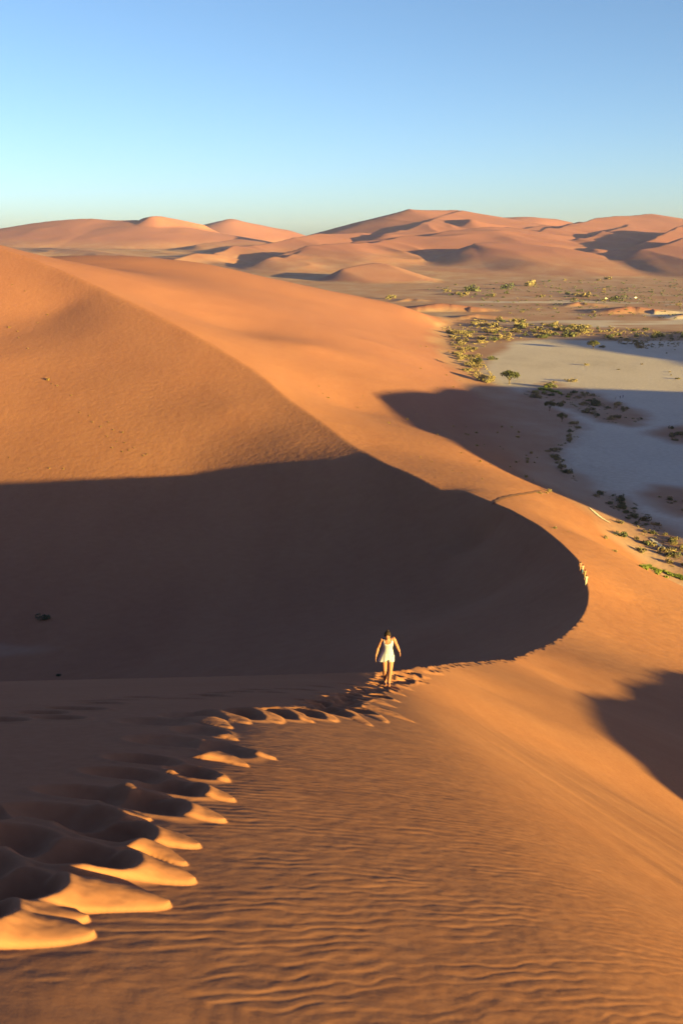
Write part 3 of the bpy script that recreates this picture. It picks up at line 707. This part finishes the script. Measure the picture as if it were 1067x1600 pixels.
# ------------------------------------------------------------------ footpath marks
def ribbon(name, img, width, height, mat, label):
    P = hits(catmull(img, 6)[:, :2]); v, f = [], []
    prof = [(-1, -.05), (-.6, .7), (0, 1.0), (.6, .7), (1, -.05)]
    for i, p in enumerate(P):
        t = P[min(i + 1, len(P) - 1)] - P[max(i - 1, 0)]; n = np.array([-t[1], t[0]]) / (math.hypot(t[0], t[1]) + 1e-9)
        e = math.sin(math.pi * min(1, max(.02, i / (len(P) - 1)))) ** .3 * (1 + .3 * math.sin(i * 2.1))
        for a, h in prof:
            q = p[:2] + n * a * width * .5 * e; v.append((q[0], q[1], float(base_z(np.array([q[0]]), np.array([q[1]]))[0]) + .12 + h * height * e))
    for i in range(len(P) - 1):
        for k in range(4): b = i * 5 + k; f.append((b, b + 1, b + 6, b + 5))
    o = mobj(name, from_arrays(name, v, f, mat, True)); o['kind'] = 'structure'; o['label'] = label; return o
CLAYPALE = plain_mat('trodden_clay', (.56, .46, .38)); SANDSHADE = plain_mat('trodden_sand_shade', (.15, .062, .035))  # track sand painted darker to stand for the shade in its trough
ribbon('footpath', [(921, 794), (930, 802), (940, 810), (954, 818)], 1.0, .04, CLAYPALE, 'pale straight footpath dropping to the scrub at the pan corner')
ribbon('footpath', [(1016, 842), (1027, 850), (1040, 860), (1050, 866)], 1.4, .04, CLAYPALE, 'pale footpath piece between the sunlit bushes')
ribbon('sand_track', [(768, 789), (782, 780), (800, 775), (825, 771), (848, 766)], 1.3, .03, SANDSHADE, 'curved trodden track climbing from the bushes to the crest')

# ------------------------------------------------------------------ people
def ball(v, f, c, r, nu=14, nv=9, M=None):
    base = len(v); c = np.array(c, float)
    for j in range(nv + 1):
        ph = math.pi * j / nv
        for i in range(nu):
            th = 2 * math.pi * i / nu
            p = np.array([math.sin(ph) * math.cos(th) * r[0], math.sin(ph) * math.sin(th) * r[1], math.cos(ph) * r[2]])
            v.append(c + (M @ p if M is not None else p))
    for j in range(nv):
        for i in range(nu):
            f.append((base + j * nu + i, base + (j + 1) * nu + i, base + (j + 1) * nu + (i + 1) % nu, base + j * nu + (i + 1) % nu))
def rotx(a): c, s = math.cos(a), math.sin(a); return np.array([[1, 0, 0], [0, c, -s], [0, s, c]])
def fused(name, v, f, voxel, mat, smooth=6):
    """weld overlapping limbs into one continuous skin"""
    me = from_arrays(name, v, f, mat, True); o = bpy.data.objects.new(name, me); COL.objects.link(o)
    r = o.modifiers.new('r', 'REMESH'); r.mode = 'VOXEL'; r.voxel_size = voxel; r.use_smooth_shade = True
    s = o.modifiers.new('s', 'SMOOTH'); s.factor = .5; s.iterations = smooth
    dg = bpy.context.evaluated_depsgraph_get(); ev = o.evaluated_get(dg); out = bpy.data.meshes.new_from_object(ev)
    bpy.data.objects.remove(o); bpy.data.meshes.remove(me); out.name = name
    out.materials.clear(); out.materials.append(mat); out.polygons.foreach_set('use_smooth', [True] * len(out.polygons)); return out
def body_mesh(name, J, voxel, skin, fingers=True):
    """J: joints in metres, figure faces -y"""
    v, f = [], []; A = {k: np.array(p, float) for k, p in J.items()}
    pel, wai, che, nek = A['pelvis'], A['waist'], A['chest'], A['neck']
    tube(v, f, [pel + (0, 0, -.10), pel + (0, 0, -.02), (pel + wai) / 2, wai, (wai + che) / 2, che, che + (nek - che) * .55, nek], [(.10, .09), (.155, .115), (.145, .105), (.115, .085), (.125, .095), (.135, .105), (.13, .085), (.052, .052)], 16)
    hd = A['head']; tilt = rotx(J_TILT(J))
    tube(v, f, [nek + (0, .01, -.04), nek + (0, 0, .03), hd + tilt @ np.array((0, .02, -.06))], [.058, .050, .050], 10)
    ball(v, f, hd, (.073, .09, .108), M=tilt); ball(v, f, hd + tilt @ np.array((0, -.035, -.055)), (.052, .052, .058), M=tilt)
    ball(v, f, hd + tilt @ np.array((0, -.096, -.018)), (.012, .016, .022), 8, 6, tilt)          # nose
    for sx in (-1, 1): ball(v, f, hd + tilt @ np.array((sx * .073, .005, -.012)), (.012, .02, .03), 8, 6, tilt)
    for s in ('l', 'r'):
        sh, el, wr, tip = (A[k + s] for k in ('shoulder_', 'elbow_', 'wrist_', 'tip_'))
        tube(v, f, [che + (sh - che) * .45 + (0, 0, .02), sh, sh + (el - sh) * .35, el, el + (wr - el) * .3, wr], [.062, .058, .051, .040, .043, .029], 10)
        d = tip - wr; L = np.linalg.norm(d); d /= L; side = np.array([0, -1., 0]) - d * np.dot([0, -1., 0], d); side /= np.linalg.norm(side); nrm = np.cross(d, side)
        tube(v, f, [wr, wr + d * L * .2, wr + d * L * .48, wr + d * L * .54], [(.022, .022), (.018, .032), (.016, .036), (.012, .03)] if abs(np.dot(np.cross(d, [0, 1, 0]), side)) < .5 else [(.022, .022), (.032, .018), (.036, .016), (.03, .012)], 10)
        if fingers:
            for k, (o_, ln) in enumerate(((-.028, .40), (-.010, .47), (.010, .44), (.027, .34))):
                b0 = wr + d * L * .48 + side * -o_; inw = nrm * (-1 if s == 'l' else 1)
                tube(v, f, [b0, b0 + d * L * ln * .5 + inw * .004, b0 + d * L * ln * .95 + inw * .022], [.0095, .0088, .007], 6)
            b0 = wr + d * L * .16 + side * .024; tube(v, f, [b0, b0 + d * L * .22 + side * .022, b0 + d * L * .42 + side * .026], [.012, .0105, .008], 6)
        hp, kn, an = (A[k + s] for k in ('hip_', 'knee_', 'ankle_'))
        tube(v, f, [hp + (0, 0, .03), hp + (kn - hp) * .15, hp + (kn - hp) * .55, kn, kn + (an - kn) * .3 + (0, .015, 0), kn + (an - kn) * .7, an], [.088, .092, .077, .057, .062, .042, .036], 12)
        ft = A['toe_' + s]; m = (an + ft) / 2
        tube(v, f, [an + (0, .035, -.035), an + (0, .0, -.03), (m[0], m[1], (an[2] + 2 * ft[2]) / 3), ft], [.03, .036, (.042, .028), (.036, .016)], 10)
    return fused(name, v, f, voxel, skin)
def J_TILT(J): return J.get('tilt', (0,))[0] if isinstance(J.get('tilt', (0,)), tuple) else 0
def shell(name, rings, mat, n=40):
    """cloth from rings: each ring a function angle -> point"""
    v, f = [], []
    for fn in rings:
        for k in range(n): v.append(fn(2 * math.pi * k / n))
    for i in range(len(rings) - 1):
        for k in range(n): f.append((i * n + k, i * n + (k + 1) % n, (i + 1) * n + (k + 1) % n, (i + 1) * n + k))
    return from_arrays(name, v, f, mat, True)

SKIN = plain_mat('skin', (.26, .105, .08), .6); HAIR = plain_mat('brown_hair', (.02, .011, .007), .8); COTTON = plain_mat('white_cotton', (.29, .27, .36), .9)
DARK = plain_mat('dark_features', (.05, .025, .02), .5); LIPS = plain_mat('lips', (.36, .13, .10), .5)
feet = hit(605, 1071, fn=ground_z)
W = {'pelvis': (0, 0, .87), 'waist': (0, -.01, 1.06), 'chest': (-.01, -.05, 1.25), 'neck': (-.014, -.095, 1.40), 'head': (-.022, -.165, 1.495), 'tilt': (.62,),
     'shoulder_l': (-.165, -.07, 1.355), 'elbow_l': (-.255, -.01, 1.10), 'wrist_l': (-.312, -.05, .875), 'tip_l': (-.325, -.09, .705),
     'shoulder_r': (.145, -.055, 1.375), 'elbow_r': (.225, .06, 1.155), 'wrist_r': (.305, .035, .975), 'tip_r': (.345, -.02, .83),
     'hip_l': (-.085, .0, .86), 'knee_l': (-.075, -.10, .50), 'ankle_l': (-.052, .08, .085), 'toe_l': (-.058, -.06, .02),
     'hip_r': (.082, -.01, .86), 'knee_r': (.068, -.13, .52), 'ankle_r': (.036, -.10, .125), 'toe_r': (.04, -.25, .10)}
woman = tag(empty('person', (feet[0], feet[1], feet[2] - .012)), 'barefoot woman in a white top and short skirt climbing the ridge with her head bowed', 'person')
mobj('body', body_mesh('body', W, .0075, SKIN), woman)
tl = rotx(.62); hc = np.array(W['head'])
v, f = [], []; ball(v, f, hc + tl @ np.array((0, .022, .028)), (.086, .095, .095), 18, 12, tl); hair = mobj('hair', fused('hair', v, f, .009, HAIR, 2), woman)
v, f = [], []; ball(v, f, hc + np.array((.008, .095, .098)), (.038, .036, .034), 12, 8); mobj('hair_bun', from_arrays('hair_bun', v, f, HAIR, True), hair)
for sx in (-1, 1):
    v, f = [], []; ball(v, f, hc + tl @ np.array((sx * .03, -.083, .004)), (.014, .008, .008), 8, 6, tl); mobj('eye', from_arrays('eye', v, f, DARK, True), woman)
v, f = [], []; ball(v, f, hc + tl @ np.array((0, -.088, -.062)), (.022, .008, .008), 8, 6, tl); mobj('mouth', from_arrays('mouth', v, f, LIPS, True), woman)
def bod(z, rx, ry, cx, cy, dz=None):
    return lambda a: (cx + rx * math.cos(a), cy + ry * math.sin(a), z + (dz(a) if dz else 0))
def scoop(a): return -.085 * max(0, -math.sin(a)) ** 1.5 * (1 if abs(math.cos(a)) < .75 else .3) - .04 * max(0, math.sin(a)) + .035 * abs(math.cos(a)) ** 8 * 0
top = mobj('top', shell('top', [bod(1.335, .128, .112, -.01, -.062, scoop), bod(1.27, .150, .123, -.01, -.055, lambda a: .35 * scoop(a)), bod(1.20, .143, .122, -.006, -.045), bod(1.13, .128, .105, -.003, -.025), bod(1.07, .122, .097, 0, -.012), bod(1.0, .142, .112, 0, -.005)], COTTON), woman)
for sx in (-1, 1):
    v, f = [], []; tube(v, f, [(sx * .085 - .01, -.158, 1.285), (sx * .098 - .01, -.135, 1.365), (sx * .10 - .012, -.075, 1.405), (sx * .09 - .01, .0, 1.37), (sx * .08 - .01, .045, 1.30)], [(.011, .005)] * 5, 8)
    mobj('strap', from_arrays('strap', v, f, COTTON, True), top)
def skirt(t):
    def fn(a):
        c, s = math.cos(a), math.sin(a); left = max(0, -c)
        fl = t * (.022 + .07 * left); fold = 1 + t * ((.03 + .05 * left) * math.sin(9 * a) + .025 * math.sin(5 * a + 1)) 
        z = 1.01 - t * (.215 + .085 * left + .03 * max(0, s) - .02 * max(0, c)) + t * .012 * math.sin(7 * a + .6)
        return ((.140 + fl) * c * fold - .012 * t * left, (.112 + fl * .8) * s * fold - .01, z)
    return fn
mobj('skirt', shell('skirt', [skirt(t) for t in (0, .15, .3, .45, .6, .75, .9, 1)], COTTON, 72), woman)
for s, sx in (('l', -1), ('r', 1)):
    hp = np.array(W['hip_' + s]); kn = np.array(W['knee_' + s]); v, f = [], []
    mobj('shorts_leg', shell('shorts_leg', [(lambda t: (lambda a: tuple(hp + (kn - hp) * t + np.array(((.094 + .01 * t) * math.cos(a), (.098 + .012 * t) * math.sin(a), 0)))))(t) for t in (-.12, .1, .22, .34 if s == 'r' else .26)], COTTON, 28), woman)

# distant walkers: same build, plain clothes
BJ = {'pelvis': (0, 0, .92), 'waist': (0, -.01, 1.12), 'chest': (0, -.03, 1.32), 'neck': (0, -.04, 1.48), 'head': (0, -.06, 1.62), 'tilt': (.2,),
      'shoulder_l': (-.19, -.02, 1.43), 'elbow_l': (-.25, .05, 1.17), 'wrist_l': (-.27, -.06, .97), 'tip_l': (-.27, -.12, .83), 'shoulder_r': (.19, -.02, 1.43), 'elbow_r': (.25, .0, 1.17), 'wrist_r': (.27, -.12, .98), 'tip_r': (.26, -.2, .86),
      'hip_l': (-.09, 0, .91), 'knee_l': (-.09, -.14, .52), 'ankle_l': (-.09, -.02, .10), 'toe_l': (-.09, -.18, .03), 'hip_r': (.09, 0, .91), 'knee_r': (.09, .0, .50), 'ankle_r': (.09, .2, .11), 'toe_r': (.09, .06, .03)}
BODY2 = body_mesh('body', BJ, .016, SKIN, True)
def hat_mesh(mat, brim):
    v, f = [], []; c = np.array((0, -.055, 1.665)); ball(v, f, c, (.088, .10, .095), 12, 8)
    if brim: tube(v, f, [c + (0, 0, -.02), c + (0, 0, -.005)], [.17, .165], 14)
    return from_arrays('hat', v, f, mat, True)
def shirt_mesh(mat):
    v, f = [], []
    tube(v, f, [(0, 0, .88), (0, 0, .98), (0, -.01, 1.14), (0, -.03, 1.33), (0, -.035, 1.44), (0, -.04, 1.49)], [(.185, .14), (.175, .13), (.155, .12), (.172, .135), (.165, .11), (.075, .075)], 14)
    for s in ('l', 'r'):
        a, e = np.array(BJ['shoulder_' + s]), np.array(BJ['elbow_' + s]); tube(v, f, [a * (.6, 1, 1), a, a + (e - a) * .75], [.08, .072, .062], 10)
    return from_arrays('shirt', v, f, mat, True)
def trouser_mesh(mat, long=True):
    v, f = [], []
    tube(v, f, [(0, 0, .80), (0, 0, .88), (0, 0, .99)], [(.13, .11), (.178, .132), (.165, .12)], 14)
    for s in ('l', 'r'):
        h, k, n = (np.array(BJ[q + s]) for q in ('hip_', 'knee_', 'ankle_')); P = [h, h + (k - h) * .5, k] + ([k + (n - k) * .5, n + (0, 0, .03)] if long else [])
        tube(v, f, P, [.1, .09, .075, .062, .055][:len(P)], 10)
    return from_arrays('trousers', v, f, mat, True)
def walker(px, py, rz, s, label, shirt, trousers, hat, brim, group, long=True):
    c = hit(px, py, fn=base_z); root = tag(empty('person', (c[0], c[1], c[2] - .02), rz, s), label, 'person', group)
    mobj('body', BODY2, root); mobj('shirt', shirt_mesh(shirt), root); mobj('trousers', trouser_mesh(trousers, long), root); mobj('hat' if hat is not HAIR else 'hair', hat_mesh(hat, brim), root)
CL = {k: plain_mat(k, c) for k, c in {'black_cloth': (.03, .028, .03), 'pink_cloth': (.24, .11, .09), 'pale_pink_cloth': (.30, .2, .17), 'khaki_cloth': (.16, .12, .07), 'white_cloth': (.3, .28, .25), 'blue_cloth': (.05, .08, .16), 'grey_cloth': (.2, .19, .19), 'tan_cloth': (.14, .095, .06)}.items()}
walker(905.5, 893, .4, 1.0, 'hiker with a black hat and pink shirt, last of four on the crest', CL['pink_cloth'], CL['tan_cloth'], CL['black_cloth'], True, 'hikers on the crest', False)
walker(909.0, 897, .3, .97, 'hiker in a pale pink shirt, second from the top of four', CL['pale_pink_cloth'], CL['blue_cloth'], HAIR, False, 'hikers on the crest')
walker(912.5, 906, .2, 1.0, 'hiker in khaki, third from the top of four on the crest', CL['khaki_cloth'], CL['tan_cloth'], HAIR, False, 'hikers on the crest', False)
walker(914.5, 915, .2, 1.0, 'hiker dressed all in white leading the four on the crest', CL['white_cloth'], CL['white_cloth'], HAIR, False, 'hikers on the crest')
for i, (px, py) in enumerate([(961, 624), (968, 623), (972.5, 622)]):
    walker(px, py, 1.2 + i, 1.0, ('grey clad walker leading three tiny figures on the shaded clay', 'dark clad walker between two others on the shaded clay', 'last walker in blue of three tiny figures on the shaded clay')[i], (CL['grey_cloth'], CL['black_cloth'], CL['blue_cloth'])[i], CL['blue_cloth'], HAIR, False, 'walkers on the clay pan')

# ------------------------------------------------------------------ parked cars far out on the plain
PAINT = [plain_mat('white_paint', (.8, .8, .78), .35), plain_mat('dark_paint', (.06, .06, .07), .35), plain_mat('silver_paint', (.45, .45, .46), .35)]
GLASS = plain_mat('car_glass', (.03, .035, .04), .15); RUBBER = plain_mat('rubber', (.02, .02, .02))
def prism(name, prof, w, mat):
    n = len(prof); v = [(x, -w / 2, z) for x, z in prof] + [(x, w / 2, z) for x, z in prof]
    return from_arrays(name, v, [tuple(range(n)), tuple(range(2 * n - 1, n - 1, -1))] + [(i, i + n, (i + 1) % n + n, (i + 1) % n) for i in range(n)], mat)
def car(px, py, rz, paint, label):
    c = hit(px, py, dmax=3000); root = tag(empty('parked_car', (c[0], c[1], c[2] + .02), rz), label, 'car', 'cars parked on the plain')
    mobj('body', prism('body', [(-2.2, .45), (-2.25, .95), (-2.1, 1.15), (-1.0, 1.2), (.9, 1.2), (2.1, 1.05), (2.25, .8), (2.2, .45)], 1.8, paint), root)
    mobj('cabin', prism('cabin', [(-2.05, 1.15), (-1.85, 1.75), (-1.5, 1.85), (.2, 1.85), (1.0, 1.19)], 1.62, paint), root)
    mobj('window', prism('window', [(-1.85, 1.25), (-1.72, 1.66), (.15, 1.70), (.75, 1.25)], 1.64, GLASS), root)
    for x in (-1.4, 1.4):
        for y in (-.82, .82):
            v, f = [], []; tube(v, f, [(x, y - .11, .36), (x, y + .11, .36)], [.37, .37], 12); mobj('wheel', from_arrays('wheel', v, f, RUBBER, True), root)
car(946, 467, .2, PAINT[2], 'silver car parked left of the dark tree-like bush on the plain')
car(985, 468, -.3, PAINT[1], 'dark car parked first right of the dark tree-like bush')
car(992, 466, .5, PAINT[0], 'white car parked between dark ones on the far plain')
car(998, 469, .1, PAINT[1], 'dark car parked farthest right on the plain')

# ------------------------------------------------------------------ evening haze
hz = bpy.data.materials.new('haze_air'); hz.use_nodes = True; hn = hz.node_tree; hn.nodes.clear()
out = hn.nodes.new('ShaderNodeOutputMaterial'); pv = hn.nodes.new('ShaderNodeVolumePrincipled')
pv.inputs['Color'].default_value = (.50, .50, 1.0, 1); pv.inputs['Density'].default_value = 2.6e-5; pv.inputs['Anisotropy'].default_value = .1
hn.links.new(pv.outputs[0], out.inputs['Volume'])
lo, hi = (-8300, -8300, float(Z.min()) - 1.5), (8300, 8300, max(float(Z.max()), ZC) + 6)
v = [(x, y, z) for z in (lo[2], hi[2]) for y in (lo[1], hi[1]) for x in (lo[0], hi[0])]
haze = mobj('haze', from_arrays('haze', v, [(0, 2, 3, 1), (4, 5, 7, 6), (0, 1, 5, 4), (2, 6, 7, 3), (0, 4, 6, 2), (1, 3, 7, 5)], hz)); haze['kind'] = 'stuff'; haze['label'] = 'thin evening haze over the dunes and plain'
